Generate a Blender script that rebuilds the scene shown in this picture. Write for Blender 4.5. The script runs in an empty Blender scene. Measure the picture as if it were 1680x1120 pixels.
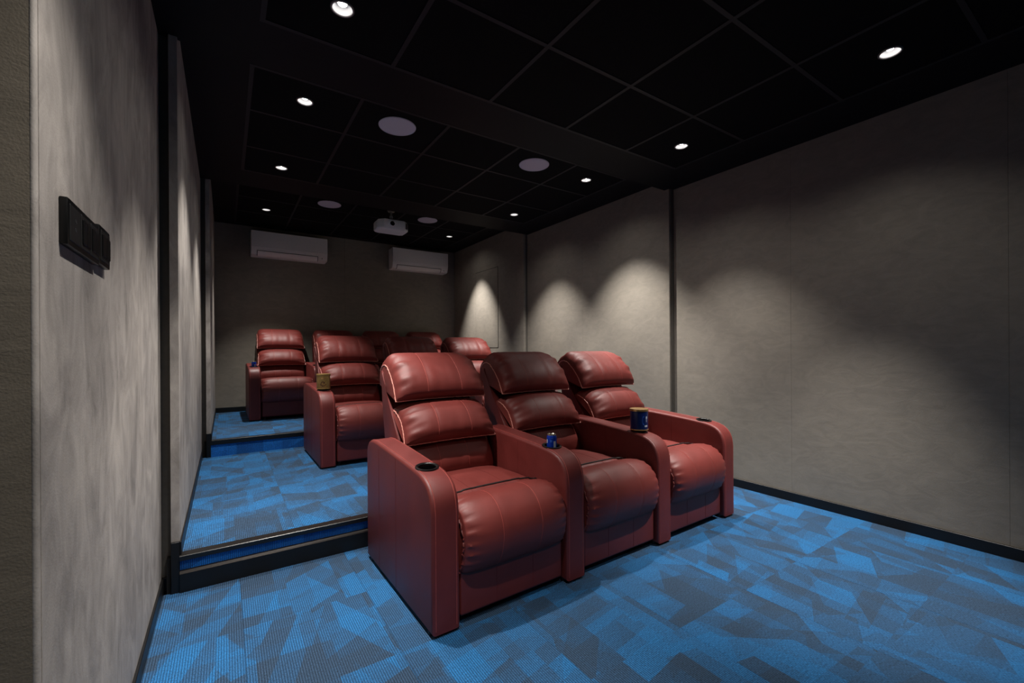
import bpy, bmesh, math, random
from mathutils import Vector, Matrix
random.seed(7)
S = bpy.context.scene
C = S.collection
PI = math.pi

# ------------------------------------------------------------------ camera
F_PX, YAW, ROLL, CY, CAM_H = 711.73, 0.583572, -0.0058182, 574.22, 1.145
cam_d = bpy.data.cameras.new('camera'); cam = bpy.data.objects.new('camera', cam_d); C.objects.link(cam)
cam_d.sensor_width = 36.0; cam_d.lens = 36.0 * F_PX / 1680.0
cam_d.shift_y = (CY - 560.0) / 1680.0
cam_d.clip_start = 0.02
fw = Vector((math.sin(YAW), math.cos(YAW), 0)); r0 = Vector((math.cos(YAW), -math.sin(YAW), 0)); u0 = Vector((0, 0, 1))
rt = r0 * math.cos(ROLL) + u0 * math.sin(ROLL); up = -r0 * math.sin(ROLL) + u0 * math.cos(ROLL)
M = Matrix((rt, up, -fw)).transposed().to_4x4(); M.translation = (0, 0, CAM_H)
cam.matrix_world = M
S.camera = cam

# ------------------------------------------------------------------ world and exposure
W = bpy.data.worlds.new('world'); S.world = W; W.use_nodes = True
W.node_tree.nodes['Background'].inputs[0].default_value = (0.6, 0.7, 0.8, 1)
W.node_tree.nodes['Background'].inputs[1].default_value = 0.0
S.view_settings.view_transform = 'Standard'; S.view_settings.look = 'None'
S.view_settings.gamma = 1.0; S.view_settings.use_curve_mapping = False
S.view_settings.exposure = 0.06
CORE_W, FIELD_W = 180.0, 6.0            # downlight beam and spill, watts
LIGHT_COL = (1.0, 0.955, 0.90)

# ------------------------------------------------------------------ room dimensions (metres)
Z1, Z2, Z3 = 0.0, 0.174, 0.326          # tiers
C1, C2, C3 = 2.654, 2.736, 2.89        # ceilings
YA, YB, YE, YF = 2.613, 4.88, 7.04, -1.9 # first step, second step, back wall, front wall
L1, L2, L3 = -0.26, -0.187, -0.117      # left wall faces
R1, R2, R3 = 3.547, 3.49, 3.42          # right wall faces
YC = 1.035                              # outer corner of left wall by the entrance
XE = -2.4                               # entrance recess

# ------------------------------------------------------------------ materials
def lin(c):
    return tuple(((v / 255) / 12.92 if v / 255 <= 0.04045 else ((v / 255 + 0.055) / 1.055) ** 2.4) for v in c) + (1,)

class NT:
    def __init__(s, name):
        s.m = bpy.data.materials.new(name); s.m.use_nodes = True
        s.t = s.m.node_tree; s.b = s.t.nodes['Principled BSDF']
    def n(s, typ, **kw):
        nd = s.t.nodes.new(typ)
        for k, v in kw.items(): setattr(nd, k, v)
        return nd
    def l(s, a, b): s.t.links.new(a, b)
    def val(s, sock, v):
        if hasattr(v, 'links') or isinstance(v, bpy.types.NodeSocket): s.l(v, sock)
        else: sock.default_value = v
    def math(s, op, a, b=0.0, c=None):
        nd = s.n('ShaderNodeMath', operation=op); s.val(nd.inputs[0], a); s.val(nd.inputs[1], b)
        if c is not None: s.val(nd.inputs[2], c)
        return nd.outputs[0]
    def mix(s, f, a, b, blend='MIX'):
        nd = s.n('ShaderNodeMix', data_type='RGBA', blend_type=blend)
        s.val(nd.inputs[0], f); s.val(nd.inputs[6], a); s.val(nd.inputs[7], b); return nd.outputs[2]
    def noise(s, vec, scale, detail=4, rough=0.55, dist=0.0):
        nd = s.n('ShaderNodeTexNoise'); s.l(vec, nd.inputs['Vector'])
        nd.inputs['Scale'].default_value = scale; nd.inputs['Detail'].default_value = detail
        nd.inputs['Roughness'].default_value = rough; nd.inputs['Distortion'].default_value = dist
        return nd.outputs['Fac']
    def ramp(s, f, stops):
        nd = s.n('ShaderNodeValToRGB'); s.l(f, nd.inputs[0]); e = nd.color_ramp.elements
        while len(e) < len(stops): e.new(0.5)
        for i, (p, c) in enumerate(stops): e[i].position = p; e[i].color = c if len(c) == 4 else tuple(c) + (1,)
        return nd.outputs[0]
    def bump(s, h, strength, dist=0.01):
        nd = s.n('ShaderNodeBump'); s.l(h, nd.inputs['Height']); nd.inputs['Strength'].default_value = strength
        nd.inputs['Distance'].default_value = dist; s.l(nd.outputs[0], s.b.inputs['Normal']); return nd
    def pos(s): return s.n('ShaderNodeNewGeometry').outputs['Position']
    def gen(s): return s.n('ShaderNodeTexCoord').outputs['Object']
    def scale(s, v, sc):
        nd = s.n('ShaderNodeVectorMath', operation='MULTIPLY'); s.l(v, nd.inputs[0]); nd.inputs[1].default_value = sc; return nd.outputs[0]

def simple(name, rgb, rough=0.5, metal=0.0, spec=0.5, noise=0.0, nscale=40.0, bump=0.0, bscale=200.0):
    k = NT(name); col = lin(rgb); p = k.gen()
    f = k.noise(p, nscale, 3)
    dark = tuple(v * (1 - noise) for v in col[:3]) + (1,); lite = tuple(min(1, v * (1 + noise)) for v in col[:3]) + (1,)
    k.l(k.ramp(f, [(0.3, dark), (0.7, lite)]), k.b.inputs['Base Color'])
    k.b.inputs['Roughness'].default_value = rough; k.b.inputs['Metallic'].default_value = metal
    k.b.inputs['Specular IOR Level'].default_value = spec
    if bump > 0: k.bump(k.noise(p, bscale, 3), bump, 0.002)
    return k.m

def plaster(name, base, contrast=1.0, rough=0.75, rot=False):
    """mottled suede-like plaster: brushed strokes, cloudy tone, fine nap"""
    k = NT(name); p = k.pos()
    cloud = k.noise(p, 1.7, 5, 0.6, 0.6)
    strokes = k.noise(k.scale(p, (7, 7, 15) if not rot else (10, 10, 4.6)), 1.0, 8, 0.66, 0.7 if rot else 1.3)
    fine = k.noise(p, 260, 2, 0.5)
    a = k.math('MULTIPLY_ADD', k.math('SUBTRACT', cloud, 0.5), 0.5 * contrast, 1.0)
    b = k.math('MULTIPLY_ADD', k.math('SUBTRACT', strokes, 0.5), 0.75 * contrast, 0.0)
    d = k.math('MULTIPLY_ADD', k.math('SUBTRACT', fine, 0.5), 0.16, 0.0)
    f = k.math('ADD', k.math('ADD', a, b), d)
    c = lin(base)
    col = k.n('ShaderNodeVectorMath', operation='SCALE'); col.inputs[0].default_value = c[:3]; k.l(f, col.inputs['Scale'])
    tint = k.mix(k.ramp(cloud, [(0.35, (0, 0, 0)), (0.65, (1, 1, 1))]), (1.0, 0.99, 0.985, 1), (1.0, 0.985, 0.955, 1))
    k.l(k.mix(1.0, col.outputs[0], tint, 'MULTIPLY'), k.b.inputs['Base Color'])
    k.b.inputs['Roughness'].default_value = rough; k.b.inputs['Specular IOR Level'].default_value = 0.25
    h = k.math('ADD', k.math('MULTIPLY', strokes, 0.7), k.math('MULTIPLY', fine, 0.25))
    k.bump(h, 0.25, 0.006)
    return k.m

def carpet(name, light, dark, riser=False):
    k = NT(name); p = k.pos()
    oi = k.n('ShaderNodeObjectInfo')
    sep = k.n('ShaderNodeSeparateXYZ'); k.l(p, sep.inputs[0])
    x, y = sep.outputs[0], sep.outputs[1]
    if riser: y = sep.outputs[2]
    def shards(w, ln, so, seed):
        xs = k.math('ADD', k.math('DIVIDE', x, w), k.math('MULTIPLY', oi.outputs['Random'], 3.0 + seed))
        xs = k.math('ADD', xs, seed * 0.37)
        i = k.math('FLOOR', xs); fx = k.math('SUBTRACT', xs, i)
        wn = k.n('ShaderNodeTexWhiteNoise', noise_dimensions='2D')
        cv = k.n('ShaderNodeCombineXYZ'); k.l(i, cv.inputs[0]); cv.inputs[1].default_value = seed * 9.1; k.l(cv.outputs[0], wn.inputs['Vector'])
        sc = k.n('ShaderNodeSeparateColor'); k.l(wn.outputs['Color'], sc.inputs[0])
        slope = k.math('MULTIPLY', k.math('SUBTRACT', sc.outputs[0], 0.5), so)
        off = k.math('MULTIPLY', sc.outputs[1], 7.0)
        v = k.math('ADD', k.math('ADD', k.math('DIVIDE', y, ln), k.math('MULTIPLY', slope, fx)), off)
        j = k.math('FLOOR', v)
        w2 = k.n('ShaderNodeTexWhiteNoise', noise_dimensions='3D')
        c2 = k.n('ShaderNodeCombineXYZ'); k.l(i, c2.inputs[0]); k.l(j, c2.inputs[1]); k.l(k.math('ADD', k.math('MULTIPLY', oi.outputs['Random'], 50.0), seed), c2.inputs[2])
        k.l(c2.outputs[0], w2.inputs['Vector'])
        return w2.outputs['Value']
    a = shards(0.22, 0.17, 3.0, 1.0); b = shards(0.145, 0.26, 3.6, 2.0); c = shards(0.33, 0.085, 2.2, 3.0)
    blur = k.noise(k.scale(p, (9, 9, 9)), 1.0, 3, 0.6)
    s = k.math('ADD', k.math('ADD', k.math('MULTIPLY', a, 0.42), k.math('MULTIPLY', b, 0.30)), k.math('ADD', k.math('MULTIPLY', c, 0.20), k.math('MULTIPLY', blur, 0.16)))
    tone = k.n('ShaderNodeMapRange', interpolation_type='SMOOTHSTEP'); k.l(s, tone.inputs[0])
    tone.inputs[1].default_value = 0.25; tone.inputs[2].default_value = 0.92
    fibre = k.noise(k.scale(p, (330, 130, 330)), 1.0, 3, 0.75)
    col = k.mix(tone.outputs[0], lin(dark), lin(light))
    rib = k.math('SINE', k.math('MULTIPLY', x, 2 * PI / 0.0085))
    ribf = k.math('MULTIPLY_ADD', rib, 0.36, 0.90)
    f2 = k.math('MULTIPLY', ribf, k.math('MAXIMUM', k.math('MULTIPLY_ADD', fibre, 3.8, -0.85), 0.12))
    sc = k.n('ShaderNodeVectorMath', operation='SCALE'); k.l(col, sc.inputs[0]); k.l(f2, sc.inputs['Scale'])
    k.l(sc.outputs[0], k.b.inputs['Base Color'])
    k.b.inputs['Roughness'].default_value = 0.85; k.b.inputs['Specular IOR Level'].default_value = 0.2
    k.b.inputs['Sheen Weight'].default_value = 0.05
    k.bump(k.math('ADD', k.math('MULTIPLY', rib, 0.4), fibre), 0.45, 0.0025)
    return k.m

def leather(name, rgb, rough=0.42):
    k = NT(name); p = k.gen(); c = lin(rgb)
    n1 = k.noise(p, 9, 3); f = k.ramp(n1, [(0.3, tuple(v * 0.88 for v in c[:3])), (0.7, tuple(v * 1.08 for v in c[:3]))])
    k.l(f, k.b.inputs['Base Color'])
    k.b.inputs['Specular IOR Level'].default_value = 0.5
    vor = k.n('ShaderNodeTexVoronoi', feature='DISTANCE_TO_EDGE'); k.l(p, vor.inputs['Vector']); vor.inputs['Scale'].default_value = 420
    grain = k.math('MINIMUM', vor.outputs['Distance'], 0.25)
    k.l(k.math('MULTIPLY_ADD', n1, 0.12, rough - 0.06), k.b.inputs['Roughness'])
    soft = k.noise(k.scale(p, (7, 4, 4)), 3.0, 3, 0.5, 0.5)
    k.bump(k.math('ADD', k.math('MULTIPLY', grain, 0.35), k.math('MULTIPLY', soft, 0.25)), 0.20, 0.006)
    return k.m

def emitter(name, rgb, strength):
    k = NT(name); k.b.inputs['Base Color'].default_value = rgb + (1,)
    k.b.inputs['Emission Color'].default_value = rgb + (1,); k.b.inputs['Emission Strength'].default_value = strength
    return k.m

MT = {
    'wall': plaster('grey_suede_plaster', (134, 128, 119), 0.75),
    'wall_left': plaster('grey_brushed_plaster', (158, 152, 147), 2.3, 0.72, True),
    'wall_rough': plaster('rough_plaster', (120, 112, 100), 0.8, 0.9),
    'reveal': simple('shaded_grey_reveal', (92, 87, 80), 0.7, noise=0.1),  # darker than the walls: shade of the recess put into the colour
    'gap': simple('black_joint', (14, 13, 12), 0.9),
    'ceil_plain': simple('black_ceiling_board', (15, 14, 15), 0.6, spec=0.2, noise=0.15, nscale=3),
    'ceil_tile': simple('black_ceiling_tile', (11, 10, 11), 0.8, spec=0.12, noise=0.15, nscale=30, bump=0.2),
    'ceil_bar': simple('black_grid_bar', (36, 33, 34), 0.55, spec=0.3),
    'black': simple('black_skirting', (15, 15, 16), 0.45, spec=0.4),
    'nosing': simple('dark_nosing_metal', (70, 66, 64), 0.33, metal=0.85),
    'nosing_black': simple('black_nosing', (16, 16, 17), 0.35),
    'carpet': carpet('blue_shard_carpet', (38, 105, 160), (48, 70, 94)),
    'riser': carpet('lit_blue_riser_carpet', (36, 124, 212), (28, 88, 160), True),  # carpet colour lightened to stand in for downlight on the upper step
    'leather': leather('oxblood_leather', (118, 47, 42), 0.5),
    'leather_side': leather('oxblood_leather_panel', (108, 41, 38), 0.48),
    'piping': simple('pale_piping', (222, 150, 136), 0.4, noise=0.2, nscale=150),
    'stitch': simple('red_stitching', (104, 34, 34), 0.5, noise=0.2),
    'stitch_light': simple('light_red_stitching', (168, 78, 70), 0.45, noise=0.2),
    'dark_leather': leather('black_underframe', (26, 14, 15), 0.6),
    'plastic_black': simple('black_plastic', (12, 12, 13), 0.3, noise=0.1),
    'glass_black': simple('black_glass_plate', (9, 9, 10), 0.35, spec=0.3),
    'module': simple('black_switch_module', (18, 18, 19), 0.45),
    'screw': simple('grey_pin', (60, 60, 62), 0.4, metal=0.5),
    'ac': simple('white_ac_plastic', (236, 230, 228), 0.4, noise=0.02),
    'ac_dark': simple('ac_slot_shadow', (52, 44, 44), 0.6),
    'projector': simple('white_projector_plastic', (236, 236, 240), 0.4, noise=0.02),
    'grey_metal': simple('pale_metal_tube', (188, 184, 176), 0.35, metal=0.4),
    'lens': simple('black_lens', (6, 6, 8), 0.08, spec=0.8),
    'grille': simple('speaker_grille', (206, 196, 206), 0.6, noise=0.05, nscale=300, bump=0.3, bscale=900),
    'chrome': simple('chrome_trim', (210, 210, 214), 0.2, metal=1.0),
    'can_blue': simple('blue_can_paint', (14, 58, 176), 0.25, metal=0.3, noise=0.05),
    'tin_blue': simple('navy_tin_paint', (12, 34, 92), 0.3, noise=0.08),
    'gold': simple('gold_rim', (214, 170, 110), 0.3, metal=0.8),
    'tin_gold': simple('antique_gold_tin', (148, 118, 66), 0.4, metal=0.25, noise=0.2, nscale=60),
    'emblem': simple('brown_emblem', (74, 28, 16), 0.5),
    'print_white': simple('silver_print', (196, 204, 216), 0.4),
    'print_blue': simple('mid_blue_print', (48, 96, 190), 0.4),
    'silver': simple('silver_lid', (206, 196, 176), 0.25, metal=0.9),
    'lamp': emitter('lamp_face', (1.0, 0.96, 0.9), 9.0),
    'ring': simple('grey_lamp_ring', (150, 146, 146), 0.35, metal=0.6),
    'reflector': simple('white_lamp_reflector', (240, 240, 242), 0.5),
}

# ------------------------------------------------------------------ mesh helpers
def obj(name, bm, m, parent=None, smooth=False, ang=40):
    me = bpy.data.meshes.new(name)
    bmesh.ops.recalc_face_normals(bm, faces=bm.faces)
    bm.to_mesh(me); bm.free()
    return link(name, me, m, parent, smooth, ang)
def link(name, me, m, parent=None, smooth=False, ang=40):
    if m is not None and not me.materials: me.materials.append(MT[m] if isinstance(m, str) else m)
    if smooth:
        me.polygons.foreach_set('use_smooth', [True] * len(me.polygons))
        me.set_sharp_from_angle(angle=math.radians(ang))
    o = bpy.data.objects.new(name, me); C.objects.link(o); o.parent = parent
    return o
def empty(name, loc, rz=0.0):
    o = bpy.data.objects.new(name, None); C.objects.link(o); o.location = loc; o.rotation_euler.z = rz
    o.empty_display_size = 0.1; return o
def tag(o, label=None, cat=None, group=None, kind=None):
    if label: o['label'] = label
    if cat: o['category'] = cat
    if group: o['group'] = group
    if kind: o['kind'] = kind
    return o
def add_box(bm, a, b, bev=0.0, seg=2):
    n0 = set(bm.verts)
    r = bmesh.ops.create_cube(bm, size=1.0)
    vs = r['verts']
    for v in vs:
        v.co = Vector([a[i] + (v.co[i] + 0.5) * (b[i] - a[i]) for i in range(3)])
    if bev > 0:
        es = list({e for v in vs for e in v.link_edges})
        bmesh.ops.bevel(bm, geom=es, offset=bev, segments=seg, affect='EDGES', profile=0.6)
    return bm
def box(a, b, bev=0.0, seg=2): return add_box(bmesh.new(), a, b, bev, seg)
def add_lathe(bm, prof, seg=32, c=(0, 0, 0)):
    rings = []
    for r, z in prof:
        if r < 1e-6: rings.append([bm.verts.new((c[0], c[1], c[2] + z))])
        else: rings.append([bm.verts.new((c[0] + r * math.cos(2 * PI * i / seg), c[1] + r * math.sin(2 * PI * i / seg), c[2] + z)) for i in range(seg)])
    for A, B in zip(rings, rings[1:]):
        for i in range(seg):
            j = (i + 1) % seg
            if len(A) == 1 and len(B) == 1: continue
            if len(A) == 1: bm.faces.new((A[0], B[i], B[j]))
            elif len(B) == 1: bm.faces.new((A[i], A[j], B[0]))
            else: bm.faces.new((A[i], A[j], B[j], B[i]))
    return bm
def add_tube(bm, pts, r, seg=6, closed=False):
    pts = [Vector(p) for p in pts]; n = len(pts); rings = []
    prev = None
    for i, p in enumerate(pts):
        d = (pts[min(i + 1, n - 1)] - pts[max(i - 1, 0)])
        if d.length < 1e-9: d = Vector((1, 0, 0))
        d.normalize()
        a = d.orthogonal().normalized() if prev is None else (prev - d * prev.dot(d))
        if a.length < 1e-6: a = d.orthogonal()
        a.normalize(); prev = a; b = d.cross(a)
        rings.append([bm.verts.new(p + (a * math.cos(2 * PI * k / seg) + b * math.sin(2 * PI * k / seg)) * r) for k in range(seg)])
    for A, B in zip(rings, rings[1:]):
        for k in range(seg): bm.faces.new((A[k], A[(k + 1) % seg], B[(k + 1) % seg], B[k]))
    bm.faces.new(rings[0][::-1]); bm.faces.new(rings[-1])
    return bm
def add_prism(bm, poly, x0, x1, bev=0.0, seg=3, axis=0):
    """poly: list of (y,z); extruded along x (axis 0)"""
    A = [bm.verts.new((x0, p[0], p[1])) for p in poly]; B = [bm.verts.new((x1, p[0], p[1])) for p in poly]
    f0 = bm.faces.new(A[::-1]); f1 = bm.faces.new(B); n = len(poly)
    for i in range(n): bm.faces.new((A[i], A[(i + 1) % n], B[(i + 1) % n], B[i]))
    if bev > 0:
        es = list(f0.edges) + list(f1.edges)
        bmesh.ops.bevel(bm, geom=es, offset=bev, segments=seg, affect='EDGES', profile=0.5)
    return bm
def spline(pts, n):
    """Catmull-Rom through 2-D points, resampled evenly to n points"""
    P = [Vector((p[0], p[1], 0)) for p in pts]; P = [2 * P[0] - P[1]] + P + [2 * P[-1] - P[-2]]
    out = []
    for i in range(1, len(P) - 2):
        for s in range(24):
            t = s / 24; a, b, c, d = P[i - 1], P[i], P[i + 1], P[i + 2]
            out.append(0.5 * ((2 * b) + (c - a) * t + (2 * a - 5 * b + 4 * c - d) * t * t + (3 * b - a - 3 * c + d) * t ** 3))
    out.append(P[-2])
    L = [0]
    for a, b in zip(out, out[1:]): L.append(L[-1] + (b - a).length)
    res = []; k = 0
    for i in range(n):
        s = L[-1] * i / (n - 1)
        while k < len(L) - 2 and L[k + 1] < s: k += 1
        t = (s - L[k]) / max(1e-9, L[k + 1] - L[k]); q = out[k].lerp(out[k + 1], min(1, max(0, t))); res.append((q.x, q.y))
    return res

# ------------------------------------------------------------------ setting: floors
def carpet_tiles(parent, x0, x1, y0, y1, z, xo, yo, sz=0.5):
    cache = {}
    def cuts(a, b, o):
        k = math.floor((a - o) / sz) + 1; r = [a]
        while o + k * sz < b - 0.02:
            if o + k * sz > a + 0.02: r.append(o + k * sz)
            k += 1
        return r + [b]
    xs, ys = cuts(x0, x1, xo), cuts(y0, y1, yo)
    for a, b in zip(xs, xs[1:]):
        for c, d in zip(ys, ys[1:]):
            key = (round(b - a, 3), round(d - c, 3))
            if key not in cache:
                bm = bmesh.new(); w, h = key[0] / 2 - 0.0003, key[1] / 2; e = 0.0007
                lo = [bm.verts.new((sx * w, sy * h, -0.0085)) for sx, sy in ((-1, -1), (1, -1), (1, 1), (-1, 1))]
                mi = [bm.verts.new((sx * w, sy * h, -0.0010)) for sx, sy in ((-1, -1), (1, -1), (1, 1), (-1, 1))]
                hi = [bm.verts.new((sx * (w - e), sy * h, 0)) for sx, sy in ((-1, -1), (1, -1), (1, 1), (-1, 1))]
                bm.faces.new(hi)
                for A, B in ((lo, mi), (mi, hi)):
                    for i in range(4): bm.faces.new((A[i], A[(i + 1) % 4], B[(i + 1) % 4], B[i]))
                me = bpy.data.meshes.new('carpet_tile'); bmesh.ops.recalc_face_normals(bm, faces=bm.faces); bm.to_mesh(me); bm.free()
                me.materials.append(MT['carpet']); cache[key] = me
            o = bpy.data.objects.new('carpet_tile', cache[key]); C.objects.link(o); o.parent = parent
            o.location = ((a + b) / 2, (c + d) / 2, z)
T = 0.009
fl = tag(obj('floor', box((XE, YF, -0.1), (R1 + 0.05, YA + 0.02, Z1 - T)), 'gap'), 'lowest floor of blue shard-patterned carpet tiles', kind='structure')
carpet_tiles(fl, XE, R1, YF, YA, Z1, 0.055, 0.11)
fl2 = tag(obj('floor', box((L2 - 0.05, YA, -0.1), (R2 + 0.05, YB + 0.02, Z2 - T)), 'gap'), 'middle tier floor of blue carpet tiles under the second row', kind='structure')
carpet_tiles(fl2, L2, R2, YA + 0.03, YB, Z2, 0.313, 0.05)
fl3 = tag(obj('floor', box((L3 - 0.05, YB, -0.1), (R3 + 0.05, YE + 0.02, Z3 - T)), 'gap'), 'top tier floor of blue carpet tiles under the back row', kind='structure')
carpet_tiles(fl3, L3, R3, YB + 0.03, YE, Z3, 0.42, 0.2)
# risers and nosings
rs = tag(obj('trim_1', box((L2, YA - 0.006, Z1 + 0.088), (R2, YA, Z2 - 0.012)), 'riser'), 'blue carpet strip in a lamplit tone on the front of the lower step', kind='structure')
bb = bmesh.new(); add_prism(bb, [(YA - 0.022, 0.0), (YA - 0.022, 0.088), (YA - 0.018, 0.094), (YA, 0.104), (YA, 0.0)], L2, R2)
tag(obj('baseboard_step', bb, 'black'), 'black skirting board along the foot of the lower step', kind='structure')
sl = bmesh.new(); add_prism(sl, [(YA - 0.0225, 0.089), (YA - 0.0185, 0.0958), (YA - 0.002, 0.1055), (YA - 0.002, 0.1035), (YA - 0.0178, 0.0942), (YA - 0.0215, 0.088)], L2, R2)
tag(obj('trim_2', sl, 'nosing'), 'pale metal capping strip on the skirting of the lower step', kind='structure')
def nosing(name, y, z, x0, x1, label, face=0.022, over=0.014):
    r = tag(obj(name, add_prism(bmesh.new(), [(y - over, z - face), (y - over, z - 0.001), (y - over + 0.004, z + 0.0025), (y + 0.032, z + 0.0025), (y + 0.032, z - 0.004), (y, z - 0.005), (y, z - face)], x0, x1), 'nosing_black'), label, kind='structure')
    obj('metal_strip', add_prism(bmesh.new(), [(y - over + 0.003, z + 0.0022), (y - over + 0.004, z + 0.0045), (y + 0.022, z + 0.0045), (y + 0.023, z + 0.0022)], x0, x1, 0.0), 'nosing', r)
    return r
nosing('trim_3', YA, Z2, L2, R2, 'black and metal nosing on the lower step edge', 0.022, 0.024)
tag(obj('trim_4', box((L3, YB - 0.006, Z2), (R3, YB, Z3 - 0.012)), 'riser'), 'blue carpet strip in a lamplit tone on the front of the upper step', kind='structure')
nosing('trim_5', YB, Z3, L3, R3, 'black and metal nosing on the upper step edge', 0.042, 0.012)

# ------------------------------------------------------------------ setting: walls built of panels over a dark backing
def side_wall(name, x, sgn, y0, y1, zb, zt, seams, mat, label, thick=0.034, back=0.12):
    """sgn +1: wall stands on the right (faces -x); panels are children of the backing"""
    b0, b1 = (x + thick, x + back) if sgn > 0 else (x - back, x - thick)
    w = tag(obj(name, box((b0, y0 + 0.045, zb), (b1, y1, zt)), 'gap'), label, kind='structure')
    ys = [y0] + seams + [y1]
    for a, b in zip(ys, ys[1:]):
        p0, p1 = (x, x + thick) if sgn > 0 else (x - thick, x)
        obj('wall_panel', box((p0, a + (0.0003 if a != y0 else 0), zb), (p1, b - (0.0003 if b != y1 else 0), zt), 0.0006, 1), mat, w)
    return w
wr1 = side_wall('wall_right', R1, 1, YF, 2.58, -0.02, C1 + 0.02, [-0.61, 0.478, 1.565], 'wall', 'grey suede plaster wall on the right beside the front row')
wr2 = side_wall('wall_right', R2, 1, 2.59, YB + 0.02, -0.02, C2 + 0.02, [3.78], 'wall', 'grey plaster wall on the right beside the second row')
wr3 = side_wall('wall_right', R3, 1, YB, YE + 0.05, Z2 - 0.02, C3 + 0.02, [], 'wall', 'grey plaster wall on the right beside the back row')
wl1 = side_wall('wall_left', L1, -1, YC + 0.013, 2.655, -0.02, C1 + 0.02, [], 'wall_left', 'brushed grey plaster wall on the left with black switches')
wl2 = side_wall('wall_left', L2, -1, YA - 0.0, YB + 0.04, -0.02, C2 + 0.02, [], 'wall_left', 'brushed grey plaster wall on the left above the middle tier')
wl3 = side_wall('wall_left', L3, -1, YB - 0.0, YE + 0.05, Z2 - 0.02, C3 + 0.02, [], 'wall_left', 'brushed grey plaster wall on the left of the top tier')
# reveals where the walls step inwards
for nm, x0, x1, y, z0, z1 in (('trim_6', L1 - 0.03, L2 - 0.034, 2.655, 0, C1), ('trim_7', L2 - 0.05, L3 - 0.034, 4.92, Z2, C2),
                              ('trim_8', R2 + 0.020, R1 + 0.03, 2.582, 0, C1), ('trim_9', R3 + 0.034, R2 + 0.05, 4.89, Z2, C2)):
    tag(obj(nm, box((x0, y, z0), (x1, y + 0.03, z1 + 0.1)), 'reveal'), 'narrow grey reveal, toned dark for shade, where the %s wall steps inwards at the %s step' % ('left' if x0 < 1 else 'right', 'lower' if y < 3 else 'upper'), kind='structure')
# rounded corner bead at the entrance corner
bm = bmesh.new(); add_lathe(bm, [(0.0, 0.0), (0.006, 0.0), (0.006, C1), (0.0, C1)], 20)
o = tag(obj('trim_10', bm, 'wall_left', smooth=True), 'pale rounded corner bead on the edge of the left wall', kind='structure'); o.location = (L1 - 0.006, YC + 0.006, 0)
tag(obj('wall_entrance', box((XE, YC + 0.0005, -0.02), (L1 - 0.005, YC + 0.12, C1 + 0.02)), 'wall_rough'), 'rough grey-brown plaster wall turning away on the far left', kind='structure')
tag(obj('wall_far_left', box((XE - 0.1, YF - 0.1, -0.02), (XE, YC + 0.12, C1 + 0.02)), 'wall'), 'grey plaster wall of the entrance recess', kind='structure')
tag(obj('wall_front', box((XE - 0.1, YF - 0.1, -0.02), (R1 + 0.1, YF, C1 + 0.02)), 'wall'), 'grey plaster wall at the front of the room', kind='structure')
wb = tag(obj('wall_back', box((L3 - 0.1, YE + 0.03, Z3 - 0.1), (R3 + 0.1, YE + 0.1, C3 + 0.02)), 'gap'), 'grey plaster back wall carrying two air conditioners', kind='structure')
for a, b in ((L3 - 0.05, 1.55), (1.552, R3 + 0.05)):
    obj('wall_panel', box((a, YE, Z3 - 0.05), (b, YE + 0.03, C3 + 0.02), 0.001, 1), 'wall', wb)
# baseboards
def base_y(name, x, sgn, y0, y1, z, label, h=0.068, t=0.014):
    a, b = (x - t, x) if sgn > 0 else (x, x + t)
    tag(obj(name, box((a, y0, z), (b, y1, z + h), 0.002, 1), 'black'), label, kind='structure')
base_y('baseboard_right', R1, 1, YF, 2.58, Z1, 'black skirting along the right wall at the front')
base_y('baseboard_right', R2, 1, YA + 0.03, YB, Z2, 'black skirting along the right wall of the middle tier')
base_y('baseboard_right', R3, 1, YB + 0.03, YE, Z3, 'black skirting along the right wall of the top tier')
base_y('baseboard_left', L1, -1, YC, 2.655, Z1, 'black skirting along the left wall at the front', t=0.010)
base_y('baseboard_left', L2, -1, YA - 0.012, YB, Z2, 'black skirting along the left wall of the middle tier', t=0.007)
base_y('baseboard_left', L3, -1, YB - 0.012, YE, Z3, 'black skirting along the left wall of the top tier', t=0.006)
tag(obj('baseboard_back', box((L3, YE - 0.014, Z3), (R3, YE, Z3 + 0.068), 0.002, 1), 'black'), 'black skirting along the back wall', kind='structure')
tag(obj('baseboard_entrance', box((XE, YC - 0.012, 0), (L1 - 0.012, YC, 0.068), 0.002, 1), 'black'), 'black skirting below the rough wall on the far left', kind='structure')
tag(obj('baseboard_reveal', box((L1, 2.645, 0), (L2 - 0.036, 2.657, 0.068), 0.002, 1), 'black'), 'short black skirting in the left reveal by the lower step', kind='structure')
tag(obj('baseboard_end', box((L2 - 0.034, YA - 0.014, 0), (L2 + 0.0005, YA - 0.0005, Z2 + 0.068), 0.002, 1), 'black'), 'black end board on the left wall edge at the lower step', kind='structure')
tag(obj('baseboard_end', box((L3 - 0.034, YB - 0.018, Z2), (L3 + 0.0005, YB - 0.0005, Z3 + 0.068), 0.002, 1), 'black'), 'black end board on the left wall edge at the upper step', kind='structure')

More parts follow.
